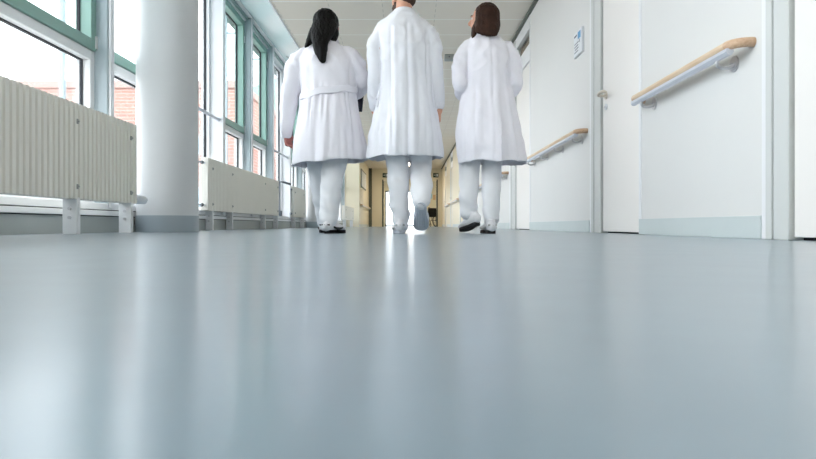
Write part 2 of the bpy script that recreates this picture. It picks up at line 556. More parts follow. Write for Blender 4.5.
# ------------------------------------------------------------ window wall
def post(y, white, n):
    b = MB()
    if white:
        b.box(-2.74, -2.455, y - 0.05, y + 0.05, 0.2, 3.3)
        o = b.build('trim_%d' % n, M['post_white'], bevel=0.006)
    else:
        b.box(-2.72, -2.49, y - 0.045, y + 0.045, 0.2, 3.3)
        o = b.build('trim_%d' % n, M['post'], bevel=0.01)
        MB().box(-2.492, -2.468, y - 0.03, y + 0.03, 0.2, 3.3).build('cover_strip', M['post_white'], o, bevel=0.004)
    struct(o)
    # pale fin outside, in line with the post
    f = MB()
    f.box(-2.905, -2.865, y - 0.022, y + 0.022, -0.4, 3.42)
    f.box(-2.87, -2.72, y - 0.012, y + 0.012, 3.06, 3.09)
    f.build('facade_fin', M['fin'], o, bevel=0.004)


def rim(b, y0, y1, z0, z1, w, xa, xb):
    b.box(xa, xb, y0, y0 + w, z0, z1)
    b.box(xa, xb, y1 - w, y1, z0, z1)
    b.box(xa, xb, y0 + w, y1 - w, z0, z0 + w)
    b.box(xa, xb, y0 + w, y1 - w, z1 - w, z1)


def window(y0, y1, kind, n):
    root = struct(empty('window_%d' % n, (0, 0, 0)))
    a, c = y0 + 0.035, y1 - 0.035
    if kind == 'G':
        b = MB(); rim(b, a, c, 0.24, 1.485, 0.075, -2.72, -2.60)
        b.build('lower_frame', M['frame_white'], root, bevel=0.004)
        b = MB(); rim(b, a + 0.075, c - 0.075, 0.315, 1.41, 0.010, -2.685, -2.662)
        b.build('lower_gasket', M['dark'], root, smooth=False)
        MB().box(-2.676, -2.668, a + 0.08, c - 0.08, 0.32, 1.405).build('lower_pane', M['glass'], root, smooth=False)
        b = MB(); rim(b, a, c, 1.49, 3.25, 0.09, -2.715, -2.585)
        s = b.build('sash', M['green'], root, bevel=0.005)
        b = MB(); rim(b, a + 0.09, c - 0.09, 1.58, 3.16, 0.010, -2.70, -2.676)
        b.build('sash_gasket', M['dark'], s, smooth=False)
        MB().box(-2.690, -2.682, a + 0.095, c - 0.095, 1.585, 3.155).build('sash_pane', M['glass'], s, smooth=False)
        for z in (1.50, 2.9):
            h = MB().tube([(-2.572, c + 0.004, z), (-2.572, c + 0.004, z + 0.12)], 0.012, n=10)
            h.box(-2.59, -2.57, c - 0.03, c + 0.004, z + 0.01, z + 0.11)
            h.build('hinge', M['frame_white'], s)
        hl = MB().box(-2.59, -2.555, a + 0.03, a + 0.06, 2.1, 2.18)
        hl.tube([(-2.56, a + 0.045, 2.15), (-2.535, a + 0.045, 2.15), (-2.532, a + 0.045, 2.03)], 0.009, n=8, ref=(0, 1, 0))
        hl.build('window_handle', M['alu'], s)
    else:
        b = MB(); rim(b, a, c, 0.24, 3.25, 0.05, -2.72, -2.63)
        b.build('frame', M['post_white'], root, bevel=0.004)
        b = MB(); rim(b, a + 0.05, c - 0.05, 0.29, 3.20, 0.010, -2.70, -2.672)
        b.build('gasket', M['dark'], root, smooth=False)
        MB().box(-2.686, -2.678, a + 0.055, c - 0.055, 0.295, 3.195).build('pane', M['glass'], root, smooth=False)
        g = MB().tube([(-2.52, y0 + 0.03, 1.45), (-2.52, y1 - 0.03, 1.45)], 0.02, n=12)
        for q in (y0 + 0.05, y1 - 0.09):
            g.tube([(-2.52, q, 1.45), (-2.52, q + 0.04, 1.45)], 0.028, n=12)
        g.build('guard_bar', M['alu'], root)


ys = [round(-2.6 + 1.6 * k, 3) for k in range(18)]
nt_ = 11
for k, yy in enumerate(ys):
    ph = (k - 7) % 3            # k = 7 is the post at y = 8.6, the far side of a barred window
    post(yy, ph == 0, nt_)
    nt_ += 1
for k in range(len(ys) - 1):
    window(ys[k], ys[k + 1], 'R' if (k + 1 - 7) % 3 == 0 else 'G', k + 1)
MB().box(-2.9, -2.45, YB, -2.6, 0, 3.3).build('wall_rear_left', M['wall'], kind='structure', smooth=False)
# eave over the windows, outside
MB().prism([(-2.74, 3.40), (-3.02, 3.42), (-3.02, 3.5), (-2.74, 3.5)], 'y', YB, YW).build('trim_60', M['eave'], kind='structure', smooth=False)

# ------------------------------------------------------------ columns
def column(yc, label):
    r = empty('column', (-2.2, yc, 0))
    MB().tube([(0, 0, 0), (0, 0, 3.2)], 0.268, n=64).build('shaft', M['column'], r)
    MB().tube([(0, 0, 0), (0, 0, 0.145)], 0.271, n=64).build('base_band', M['column_base'], r)
    tag(r, label, 'column', 'round white columns by the windows')


column(5.9, 'thick round white column nearest the camera, with a grey base band')
column(15.4, 'round white column mostly hidden behind the black haired woman')
column(25.0, 'far round white column where the windows end and the cream wall starts')


# ------------------------------------------------------------ radiators
def radiator(xf, y0, y1, depth, legs, label, near_pipe=True, far_valve=None, top=0.866):
    r = empty('radiator', (xf, y0, 0))
    L = y1 - y0
    z0, z1 = 0.233, top
    n = max(2, int(round(L / 0.062)))
    p = L / n
    prof = [(-depth, 0.0), (-depth, L)]
    for k in range(n - 1, -1, -1):
        b0 = k * p
        prof += [(-0.024, b0 + p), (0, b0 + p * 0.88), (0, b0 + p * 0.30), (-0.024, b0 + p * 0.18)]
    b = MB().prism(prof, 'z', z0, z1)
    b.build('panel', M['rad'], r, bevel=0.002)
    g = MB().box(-depth + 0.008, -0.03, 0.01, L - 0.01, z1, z1 + 0.006)
    g.build('top_grille', M['rad'], r, smooth=False)
    for q in (-0.006, L):
        MB().box(-depth, -0.004, q, q + 0.006, z0 + 0.004, z1 + 0.004).build('end_plate', M['rad'], r, bevel=0.002)
    for ly in legs:
        q = ly - y0
        lg = MB().box(-depth, -0.002, q, q + 0.045, 0, z0 + 0.01).build('leg', M['frame_white'], r, bevel=0.003)
        for z in (0.11, 0.17):
            MB().tube([(-depth / 2, q, z), (-depth / 2, q - 0.012, z)], 0.012, n=6).build('bolt', M['steel'], lg)
        for z in (top - 0.12, 0.315):
            c = MB().box(-0.004, 0.008, q - 0.012, q + 0.006, z - 0.016, z + 0.016)
            c.tube([(0.006, q - 0.003, z), (0.016, q - 0.003, z)], 0.007, n=8, ref=(0, 0, 1))
            c.build('clip', M['grey_plastic'], r, bevel=0.002)
    if near_pipe:
        for z in (0.30, 0.80):
            v = MB().tube([(-depth * 0.5, -0.006, z), (-depth * 0.5, -0.16, z), (-depth * 0.75, -0.2, z)], 0.011, n=10).build('pipe', M['alu'], r)
            MB().ball((-depth * 0.5, -0.10, z), (0.022, 0.028, 0.022), 12).build('pipe_valve', M['ink'], v)
    if far_valve:
        v = MB().tube([(-0.045, L + 0.005, 0.272), (-0.045, L + 0.06, 0.272)], 0.018, n=14)
        v.tube([(-0.045, L + 0.06, 0.272), (-0.045, L + 0.08, 0.272), (-0.045, L + 0.23, 0.272), (-0.045, L + 0.26, 0.272)], [0.028, 0.037, 0.036, 0.026], n=24)
        v.tube([(-0.045, L + 0.13, 0.272), (-0.045, L + 0.14, 0.272)], 0.0385, n=24)
        v.build('thermostat_valve', M['plastic'], r)
    tag(r, label, 'radiator', 'ribbed radiators along the windows')
    return r


radiator(-2.2, 1.3, 5.24, 0.10, (2.3, 3.3, 4.30, 5.13), 'ribbed cream radiator in front of the nearest window, ending at the thick column', near_pipe=False, far_valve=True)
radiator(-2.4, 7.74, 11.9, 0.09, (7.91, 8.79, 10.78, 11.80), 'second ribbed radiator, standing between the thick column and the black haired woman')
radiator(-2.4, 13.46, 15.0, 0.09, (13.6, 14.7), 'third ribbed radiator, its far end hidden by the black haired woman')
radiator(-2.0, 20.0, 23.2, 0.10, (20.3, 22.7), 'farthest and lowest ribbed radiator, in front of the far round column', near_pipe=False, top=0.67)
b = MB().tube([(-2.52, 12.55, 0.13), (-2.52, 12.55, 0.9), (-2.46, 12.7, 0.9), (-2.45, 13.3, 0.9)], 0.022, n=12)
b.tube([(-2.52, 12.55, 0.24), (-2.52, 12.55, 0.34)], 0.05, n=14)
tag(b.build('riser_pipe', M['ink']), 'dark upright heating pipe in the gap between second and third radiator', 'pipe')

# ------------------------------------------------------------ small fittings
sg = empty('wall_sign', (XR, 5.6, 1.56))
MB().box(-0.022, 0, 0, 0.27, 0, 0.215).build('sign_body', M['plastic'], sg, bevel=0.004)
MB().box(-0.024, -0.021, 0.035, 0.12, 0.135, 0.195).build('blue_field', M['blue_ink'], sg, smooth=False)
for q, (y0, y1, z0, z1) in enumerate(((0.16, 0.245, 0.175, 0.19), (0.10, 0.24, 0.11, 0.116), (0.11, 0.24, 0.085, 0.091), (0.10, 0.22, 0.06, 0.066), (0.11, 0.24, 0.035, 0.041), (0.065, 0.075, 0.10, 0.128))):
    MB().box(-0.0240, -0.021, y0, y1, z0, z1).build('printed_line', M['ink'], sg, smooth=False)
tag(sg, 'white wall sign with a small blue field, above the second handrail', 'sign')

f = empty('ceiling_fitting', (0.54, 10.1, CZ))
MB().box(0, 0.3, 0, 0.16, -0.075, 0).build('housing', M['grey_plastic'], f, bevel=0.006)
MB().tube([(0.07, 0, -0.04), (0.07, -0.006, -0.04)], 0.012, n=14).build('test_button', M['ink'], f)
tag(f, 'small grey box fitting under the ceiling, right of the man', 'light fitting')

dt = MB().torus((0, 0, 0), 0.032, 0.009, 'z', 24, 8)
dt.tube([(0, 0, 0.012), (0, 0, -0.004)], 0.026, n=20)
do = dt.build('detector', M['gap'])
do.location = (-2.232, 11.9, 3.137)
do.rotation_euler = (0, math.atan2(0.59, 0.81), 0)
tag(do, 'tiny round detector with a dark ring on the sloping soffit', 'detector')


def exit_sign(x0, x1, label):
    r = empty('exit_sign', (x0, YP - 0.06, 2.3))
    w = x1 - x0
    MB().box(0, w, 0, 0.05, 0, 0.2).build('sign_panel', M['sign_green'], r, bevel=0.004)
    p = MB()
    p.box(w * 0.62, w * 0.9, -0.003, 0, 0.04, 0.16)
    p.box(w * 0.1, w * 0.3, -0.003, 0, 0.09, 0.11)
    p.prism([(w * 0.3, 0.06), (w * 0.42, 0.10), (w * 0.3, 0.14)], 'y', -0.003, 0)
    p.ball((w * 0.52, -0.001, 0.145), (0.012, 0.002, 0.012), 10)
    p.tube([(w * 0.52, -0.001, 0.125), (w * 0.5, -0.001, 0.085), (w * 0.42, -0.001, 0.045)], 0.006, n=6, ref=(0, 1, 0))
    p.tube([(w * 0.5, -0.001, 0.085), (w * 0.56, -0.001, 0.045)], 0.006, n=6, ref=(0, 1, 0))
    p.build('pictogram', M['plastic'], r)
    tag(r, label, 'sign', 'green exit signs on the portal')


exit_sign(1.08, 1.33, 'dark green exit sign over the right side of the far portal')
exit_sign(-1.28, -1.0, 'dark green exit sign over the left side of the far portal, beside the man')

nb = empty('framed_board', (-1.92, 25.3, 1.55))
MB().box(0, 0.03, 0, 2.7, 0, 0.72).build('board_frame', M['gap'], nb, bevel=0.005)
for q in (0.1, 1.4):
    MB().box(0.028, 0.036, q, q + 1.2, 0.05, 0.67).build('white_sheet', M['plastic'], nb, smooth=False)
tag(nb, 'wide framed board with white sheets on the far cream wall', 'board')

for q, (x, z, w, h, m, nm) in enumerate([(1.10, 1.62, 0.2, 0.3, 'paper_blue', 'blue sheet pinned highest on the end wall above the wheelchair'),
                                        (1.34, 1.55, 0.22, 0.3, 'paper_warm', 'orange sheet pinned on the end wall right of the blue sheet')]):
    p = MB().box(x, x + w, YE - 0.012, YE, z, z + h).build('poster', M[m], smooth=False)
    tag(p, nm, 'poster', 'sheets pinned to the end wall')


def ceiling_lamp(y, label, m='lamp', grp='warm ceiling lamps in the far corridor'):
    r = empty('ceiling_lamp', (-0.04, y, CZ))
    b = MB(); b.box(-0.3, 0.3, -0.62, 0.62, -0.03, 0)
    b.build('lamp_housing', M['frame_white'], r, bevel=0.004)
    MB().box(-0.27, 0.27, -0.59, 0.59, -0.036, -0.028).build('diffuser', M[m], r, smooth=False)
    tag(r, label, 'ceiling lamp', grp)


ceiling_lamp(28.0, 'warm ceiling lamp just before the portal, hidden behind the man')
for q, lb in ((16.0, 'neutral ceiling lamp farther down the corridor, hidden by the man'), (-2.2, 'neutral ceiling lamp behind the camera'), (-0.4, 'neutral ceiling lamp straight over the camera'), (1.5, 'neutral ceiling lamp between camera and walkers')):
    ceiling_lamp(q, lb, 'lamp_cool', 'neutral ceiling lamps of the corridor')  # out of sight, added only to brighten coats and ceiling
ceiling_lamp(34.5, 'warm ceiling lamp beyond the portal')

# wheelchair near the far end
wc = empty('wheelchair', (1.02, 31.6, 0))
for s in (-0.27, 0.27):
    w = MB().torus((s, 0, 0.3), 0.285, 0.024, 'x', 40, 8).build('wheel', M['black'], wc)
    sp = MB().tube([(s - 0.03, 0, 0.3), (s + 0.03, 0, 0.3)], 0.03, n=12, ref=(0, 0, 1))
    for k in range(10):
        a = PI * k / 5
        sp.tube([(s, 0, 0.3), (s, 0.28 * math.cos(a), 0.3 + 0.28 * math.sin(a))], 0.003, n=5, ref=(1, 0, 0))
    sp.torus((s * 1.12, 0, 0.3), 0.25, 0.007, 'x', 40, 6)
    sp.build('spokes', M['ink'], w)
    MB().torus((s * 0.85, 0.45, 0.085), 0.07, 0.015, 'x', 24, 8).build('caster', M['black'], wc)
    fr = MB().tube([(s * 0.85, -0.28, 0.92), (s * 0.85, -0.16, 0.93), (s * 0.85, -0.12, 0.85), (s * 0.85, -0.08, 0.3), (s * 0.85, 0.4, 0.3), (s * 0.85, 0.5, 0.12)], 0.012, n=8)
    fr.tube([(s * 0.85, -0.1, 0.66), (s * 0.85, 0.3, 0.66), (s * 0.85, 0.36, 0.48), (s * 0.85, 0.36, 0.3)], 0.011, n=8)
    fr.tube([(s * 0.85, 0.45, 0.085), (s * 0.85, 0.42, 0.3)], 0.011, n=8)
    fr.build('side_frame', M['black'], wc)
    MB().box(s * 0.85 - 0.03, s * 0.85 + 0.03, -0.02, 0.28, 0.665, 0.70).build('armrest', M['black'], wc, bevel=0.01)
MB().box(-0.225, 0.225, -0.08, 0.38, 0.46, 0.51).build('seat', M['black'], wc, bevel=0.015)
MB().box(-0.225, 0.225, -0.115, -0.085, 0.5, 0.9).build('backrest', M['black'], wc, bevel=0.012)
for q in (-0.2, 0.03):
    MB().box(q, q + 0.17, 0.45, 0.62, 0.12, 0.135).build('footrest', M['black'], wc, bevel=0.004)
wc.rotation_euler = (0, 0, 0.5)
tag(wc, 'black wheelchair parked at the far end, right of the man', 'wheelchair')

# ------------------------------------------------------------ outside
MB().box(-80, -2.76, -30, 90, -0.5, -0.35).build('ground', M['paving'], kind='structure', smooth=False)
bd = empty('brick_building', (-18.0, 27, -0.35))
MB().box(-14, 10.9, 0, 8, 0, 6.1).build('brick_wall', M['brick'], bd, smooth=False)
MB().box(-14.1, 11.0, -0.12, 8.1, 6.1, 6.4).build('coping', M['coping'], bd, bevel=0.02)
for (x0, x1, z0, z1) in ((8.1, 9.45, 3.35, 4.1), (8.1, 9.45, 0.8, 2.0), (3.5, 4.9, 3.35, 4.1), (-2, -0.6, 3.35, 4.1)):
    b = MB()
    b.box(x0, x1, -0.06, 0.02, z0, z0 + 0.08); b.box(x0, x1, -0.06, 0.02, z1 - 0.08, z1)
    b.box(x0, x0 + 0.08, -0.06, 0.02, z0, z1); b.box(x1 - 0.08, x1, -0.06, 0.02, z0, z1)
    wf = b.build('window_frame', M['plastic'], bd)
    MB().box(x0 + 0.08, x1 - 0.08, -0.03, -0.01, z0 + 0.08, z1 - 0.08).build('window_pane', M['paper_blue'], wf, smooth=False)
MB().box(9.95, 10.15, 0.3, 0.5, 6.3, 6.85).build('vent_pipe', M['ink'], bd)
tag(bd, 'red brick building with a flat coping, outside the windows', 'building')

an = empty('glazed_annex', (-9.6, 38, -0.35))
MB().box(-1.2, 6.0, 0, 8, 0, 6.6).build('annex_wall', M['paper_blue'], an, smooth=False)
MB().prism([(-1.6, 6.6), (6.4, 6.6), (6.4, 8.2), (2.4, 9.2), (-1.6, 7.6)], 'y', -0.3, 8).build('green_roof', M['roof_green'], an, smooth=False)
for x in (-0.9, 0.1, 1.1, 2.1, 3.1, 4.1, 5.1):
    MB().box(x, x + 0.12, -0.1, 0, 0, 6.6).build('upright', M['plastic'], an, smooth=False)
for z in (1.6, 3.3, 5.0):
    MB().box(-1.2, 6.0, -0.08, 0, z, z + 0.12).build('crossbar', M['plastic'], an, smooth=False)
tag(an, 'pale glazed building with a green sloping roof, beyond the brick building', 'building')

#PEOPLE
# ------------------------------------------------------------ people
PXM, YM = 138.3, 4.70


def remesh(mb, name, voxel, smooth_it, m, parent=None, keep_sharp=False):
    """grow one continuous skin over the shapes collected in mb"""
    bmesh.ops.recalc_face_normals(mb.bm, faces=mb.bm.faces[:])
    me = bpy.data.meshes.new(name + '_shape')
    mb.bm.to_mesh(me)
    mb.bm.free()
    o = bpy.data.objects.new(name, me)
    COL.objects.link(o)
    r = o.modifiers.new('remesh', 'REMESH')
    r.mode = 'VOXEL'
    r.voxel_size = voxel
    sm = o.modifiers.new('smooth', 'SMOOTH')
    sm.factor = 0.5
    sm.iterations = smooth_it
    dg = bpy.context.evaluated_depsgraph_get()
    dg.update()
    me2 = bpy.data.meshes.new_from_object(o.evaluated_get(dg))
    me2.name = name
    o.modifiers.clear()
    o.data = me2
    bpy.data.meshes.remove(me)
    me2.materials.clear()
    me2.materials.append(m)
    me2.shade_smooth()
    if parent is not None:
        o.parent = parent
    return o


def fold(x, y, z):
    return noise.noise(Vector((x, y, z)))


def reshape(o, fn, hem=None, thick=0.004):
    """move every vertex by fn(co, normal); hem(co) below zero cuts the garment open"""
    bm = bmesh.new()
    bm.from_mesh(o.data)
    bm.normal_update()
    if hem:
        dead = [f for f in bm.faces if hem(f.calc_center_median(), f.normal)]
        bmesh.ops.delete(bm, geom=dead, context='FACES')
    bm.normal_update()
    mv = [(v, fn(v.co.copy(), v.normal.copy())) for v in bm.verts]
    for v, p in mv:
        v.co = p
    bm.to_mesh(o.data)
    bm.free()
    o.data.shade_smooth()
    if hem and thick:
        s = o.modifiers.new('cloth thickness', 'SOLIDIFY')
        s.thickness = thick
        s.offset = -1


def ridge(x, y, z):
    return 1.0 - 2.6 * abs(noise.noise(Vector((x, y, z))))


def sstep(a, b, x):
    t = max(0.0, min(1.0, (x - a) / (b - a)))
    return t * t * (3 - 2 * t)


def hand_shapes(mb, wrist, direc, palm_n, side, curl=0.5, scale=1.0):
    """palm, four fingers of unequal length and a thumb; direc = wrist to knuckles,
    palm_n = the way the palm faces, side = +1/-1: which way the thumb lies along direc x palm_n"""
    d = Vector(direc).normalized()
    n = (Vector(palm_n) - d * d.dot(Vector(palm_n))).normalized()
    a = d.cross(n) * side
    w = Vector(wrist)
    s = scale
    mb.tube([w - d * 0.02, w + d * 0.02 * s, w + d * 0.055 * s, w + d * 0.085 * s], [(0.026 * s, 0.019 * s), (0.030 * s, 0.018 * s), (0.040 * s, 0.0165 * s), (0.040 * s, 0.0135 * s)], n=14, ref=a, smooth=3, round_ends=True)
    for k, (off, ln, rr) in enumerate(((0.031, 0.070, 0.0085), (0.0105, 0.078, 0.0088), (-0.0105, 0.072, 0.0084), (-0.031, 0.056, 0.0074))):
        p = w + d * (0.078 - 0.004 * abs(k - 1)) * s + a * off * s
        pts = [p - d * 0.02 * s, p]
        ang = 0.15 + 0.1 * k
        for j, fr in enumerate((0.45, 0.32, 0.23)):
            ang += curl * (0.55 if j == 0 else 0.75)
            p = p + (d * math.cos(ang) + n * math.sin(ang) + a * off * 1.5) * ln * fr * s
            pts.append(p)
        mb.tube(pts, [rr * s, rr * s, rr * 0.95 * s, rr * 0.9 * s, rr * 0.8 * s], n=10, ref=a, smooth=3, round_ends=True)
    p = w + d * 0.02 * s + a * 0.026 * s
    pts = [p - a * 0.015 * s, p, p + (d * 0.026 + a * 0.020 + n * 0.012) * s, p + (d * 0.052 + a * 0.024 + n * 0.024) * s, p + (d * 0.072 + a * 0.020 + n * 0.034) * s]
    mb.tube(pts, [0.012 * s, 0.013 * s, 0.011 * s, 0.0098 * s, 0.008 * s], n=10, ref=n, smooth=3, round_ends=True)


def head_shapes(mb, c, yaw, pitch=0.0, k=1.0):
    """skull, jaw, nose, lips, brow and ears around c; face looks along +y turned by yaw (left positive)"""
    R = Matrix.Translation(c) @ Matrix.Rotation(yaw, 4, 'Z') @ Matrix.Rotation(pitch, 4, 'X') @ Matrix.Diagonal((k, k, k, 1))

    def B(p, r):
        mb.ball((0, 0, 0), (1, 1, 1), 20, R @ Matrix.Translation(p) @ Matrix.Diagonal((r[0], r[1], r[2], 1)))
    B((0, -0.012, 0.025), (0.076, 0.095, 0.090))
    B((0, 0.035, -0.015), (0.064, 0.060, 0.080))
    B((0, 0.050, -0.078), (0.036, 0.034, 0.028))
    B((0.03, 0.02, -0.06), (0.034, 0.05, 0.035)); B((-0.03, 0.02, -0.06), (0.034, 0.05, 0.035))
    B((0, 0.078, 0.022), (0.045, 0.018, 0.014))
    mb.tube([R @ Vector(p) for p in ((0, 0.088, 0.018), (0, 0.100, -0.004), (0, 0.112, -0.024), (0, 0.098, -0.032))], [0.009 * k, 0.010 * k, 0.013 * k, 0.011 * k], n=10, smooth=3, round_ends=True)
    B((0, 0.088, -0.050), (0.022, 0.012, 0.006)); B((0, 0.086, -0.061), (0.020, 0.012, 0.007))
    for s in (-1, 1):
        B((0.077 * s, -0.005, -0.012), (0.010, 0.020, 0.031))
        B((0.080 * s, -0.012, 0.004), (0.010, 0.018, 0.016))
    return R


def eyes(R, body, M_):
    for s in (-1, 1):
        e = MB().ball(R @ Vector((0.031 * s, 0.079, 0.004)), 0.0115, 14).build('eye', M_['eye'], body)
        p = R @ Vector((0.031 * s, 0.0895, 0.004))
        MB().ball(p, 0.0045, 10).build('iris', M_['hair_brown'], e)
        MB().tube([R @ Vector((x * s, y, z)) for x, y, z in ((0.014, 0.094, 0.021), (0.032, 0.090, 0.027), (0.050, 0.076, 0.020))], [0.003, 0.0035, 0.002], n=8, ref=(0, 0, 1), smooth=3).build('eyebrow', M_['hair_brown'], body)


def limb(mb, pts, rad, n=16):
    mb.tube(pts, rad, n=n, smooth=5, round_ends=True, ref=(1, 0, 0.001))


def torso(mb, rings, n=40):
    # stacked level rings, so that hems stay level
    pts, L, sub = [], len(rings), 5
    R4 = [(r[0], r[1], r[2], r[3], r[4] if len(r) > 4 else 0.0) for r in rings]
    for i in range(L - 1):
        q = [R4[max(0, i - 1)], R4[i], R4[i + 1], R4[min(L - 1, i + 2)]]
        for k in range(sub):
            t = k / sub
            pts.append([0.5 * (2 * q[1][j] + (q[2][j] - q[0][j]) * t + (2 * q[0][j] - 5 * q[1][j] + 4 * q[2][j] - q[3][j]) * t * t + (3 * q[1][j] - q[0][j] - 3 * q[2][j] + q[3][j]) * t ** 3) for j in range(5)])
    pts.append(list(R4[-1]))
    bm = mb.bm
    rs = [[bm.verts.new((p[1] + p[2] * math.cos(2 * PI * k / n), p[4] + p[3] * math.sin(2 * PI * k / n), p[0])) for k in range(n)] for p in pts]
    for r0, r1 in zip(rs, rs[1:]):
        for k in range(n):
            bm.faces.new((r0[k], r0[(k + 1) % n], r1[(k + 1) % n], r1[k]))
    bm.faces.new(rs[0][::-1])
    bm.faces.new(rs[-1])


def shoe(parent, loc, yaw, pitch, upper_m, sole_m, length=0.265, pivot='heel', side=0, ribs=False, accent=None, roll=0.0, widen=1.0, ankle=True):
    """built with the heel at the origin and the toe along +y, then set down at loc"""
    A = Matrix.Translation(loc) @ Matrix.Rotation(yaw, 4, 'Z') @ Matrix.Rotation(pitch, 4, 'X') @ Matrix.Rotation(roll, 4, 'Y') @ Matrix.Diagonal((widen, 1, 1, 1))
    L = length
    mb = MB()
    mb.tube([(0, 0.012, 0.052), (0, 0.05, 0.052), (0.0, 0.11, 0.050), (0.004, 0.165, 0.042), (0.006, 0.21, 0.035), (0.004, L - 0.022, 0.031)],
            [(0.033, 0.040), (0.036, 0.042), (0.038, 0.036), (0.046, 0.029), (0.045, 0.022), (0.030, 0.016)], n=24, smooth=4, round_ends=True)
    if ankle:
        mb.tube([(0, 0.055, 0.05), (0, 0.05, 0.105)], [(0.038, 0.05), (0.036, 0.046)], n=20)
    mb.tube([(0, 0.10, 0.09), (0.002, 0.16, 0.066)], [(0.02, 0.012), (0.022, 0.01)], n=12, round_ends=True)
    u = remesh(mb, 'shoe', 0.0055, 5, upper_m, parent)
    u.data.transform(A)
    outl = []
    for k in range(40):
        t = 2 * PI * k / 40
        y = 0.5 * L * (1 - math.cos(t))
        f = y / L
        wd = 0.034 + 0.013 * sstep(0.3, 0.75, f) - 0.006 * math.exp(-((f - 0.38) / 0.14) ** 2)
        edge = math.sqrt(max(0, 1 - ((f - 0.5) / 0.5) ** 6))
        outl.append(((wd * edge if t < PI else -wd * edge) + 0.005 * f, y))
    # drop duplicate ends
    sb = MB().prism(outl, 'z', 0.0, 0.024)
    if ribs:
        for q in (-0.026, -0.0135, 0.0, 0.0135, 0.026):
            sb.box(q - 0.0035, q + 0.0035, 0.09, L - 0.045, -0.004, 0.002)
        for q in range(5):
            sb.box(-0.028, 0.03, 0.02 + 0.013 * q, 0.027 + 0.013 * q, -0.004, 0.002)
    so = sb.build('sole', sole_m, u, bevel=0.004)
    so.data.transform(A)
    if accent:
        ab = MB()
        for s in (-1, 1):
            ab.tube([(s * 0.041, 0.045, 0.045), (s * 0.043, 0.09, 0.034), (s * 0.049, 0.15, 0.036), (s * 0.044, 0.19, 0.048)], [(0.004, 0.006), (0.004, 0.010), (0.004, 0.007), (0.003, 0.003)], n=8, smooth=3, ref=(1, 0, 0))
        ab.tube([(-0.03, 0.0, 0.06), (0, -0.014, 0.06), (0.03, 0.0, 0.06)], 0.006, n=8, smooth=3, ref=(0, 0, 1))
        a = ab.build('shoe_stripe', accent, u)
        a.data.transform(A)
    return u


def coat_fn(x0, hem_z, hem_slope, flute, nflute, seed, waist_z, vent=None, gather=0.0, creases=(), soft=0.28):
    """cloth folds: long flutes in the skirt, slanting pulls in the back, a vent with an overlapping edge"""
    def fn(p, n):
        x, y, z = p
        q = p.copy()
        below = 1 - sstep(waist_z - 0.05, waist_z + soft, z)
        low = 1 - sstep(hem_z, waist_z, z)
        ang = math.atan2(y, x - x0)
        a = flute * (0.25 + low) * below * (fold(ang * nflute * 0.55 + seed, seed * 3.1, z * 0.9) + 0.5 * fold(ang * nflute * 1.3 - seed, seed, z * 1.7 + 5))
        up = sstep(waist_z - 0.05, waist_z + 0.28, z)
        sl = sstep(0.19, 0.24, abs(x - x0 * up)) * up
        a += 0.015 * up * (0.6 * fold(x * 9 + seed, z * 2.6 + x * 2.2, seed + y * 4) + 0.6 * ridge(x * 5 - z * 8 + seed, z * 5 + x * 7, seed))
        a += 0.006 * sl * ridge(z * 15 + x * 9, y * 9 + seed, x * 4)
        a += 0.008 * below * (0.35 + low) * ridge(ang * 2.2 + seed, z * 0.7, seed)
        gath = below * sstep(waist_z - 0.30, waist_z - 0.03, z)
        a += gather * gath * ridge(ang * 7 + seed, z * 1.5, seed * 2)
        a += 0.006 * fold(x * 16 + seed, y * 16, z * 12)
        if y < 0:
            for (cx_, cz0, cz1, dp) in creases:
                if cz0 < z < cz1:
                    e = min(1, (z - cz0) / 0.1, (cz1 - z) / 0.1)
                    d_ = x - cx_ - 0.02 * fold(z * 3, cx_ * 9, seed)
                    a -= dp * e * math.exp(-(d_ / 0.011) ** 2)
                    a += dp * 0.7 * e * math.exp(-((d_ - 0.03) / 0.018) ** 2)
        # gathers just under the arms and at the waist
        q += n * a
        if vent and y < 0:
            vx, vz = vent
            if z < vz:
                k = (vz - z) / (vz - hem_z)
                dx = x - vx
                if 0 < dx < 0.09:
                    q.y -= (0.024 * min(1, 1.6 * k)) * (1 - dx / 0.09)
                elif -0.05 < dx <= 0:
                    q.y += 0.004 * k
        # the hem line is not level
        q.z += hem_slope * (x - x0) * low + 0.012 * low * fold(x * 7 + seed, y * 5, seed)
        return q
    return fn


def hemcut(z):
    return lambda c, n: c.z < z + 0.035 and n.z < -0.55


def trouser_fn(seed, amp=0.010):
    def fn(p, n):
        x, y, z = p
        lowz = 1 - sstep(0.12, 0.55, z)
        a = amp * (0.5 + 1.1 * lowz) * fold(x * 6 + seed, y * 6, z * 16 + x * 8 + seed) + 0.6 * amp * fold(x * 14 + seed, y * 14, z * 3)
        return p + n * a
    return fn


def hair_fn(seed, amp=0.004):
    def fn(p, n):
        a = amp * fold(p.x * 60 + seed, p.y * 60, p.z * 5) + amp * 0.8 * fold(p.x * 130, p.y * 130 + seed, p.z * 9)
        return p + n * a
    return fn


def collar(parent, m, c, rx, ry, z, h, tilt=0.0):
    b = MB()
    pts, n = [], 40
    rings = []
    for (dz, k) in ((0, 1.25), (h, 1.0), (h + 0.004, 0.93), (h * 0.4, 0.93)):
        ring = []
        for i in range(n):
            a = 2 * PI * i / n
            ring.append(b.bm.verts.new((c[0] + rx * k * math.cos(a), c[1] + ry * k * math.sin(a), z + dz - tilt * math.sin(a))))
        rings.append(ring)
    for r0, r1 in zip(rings, rings[1:]):
        for i in range(n):
            b.bm.faces.new((r0[i], r0[(i + 1) % n], r1[(i + 1) % n], r1[i]))
    o = b.build('collar', m, parent)
    return o


def put(o, x):
    o.location = (x, YM, 0)


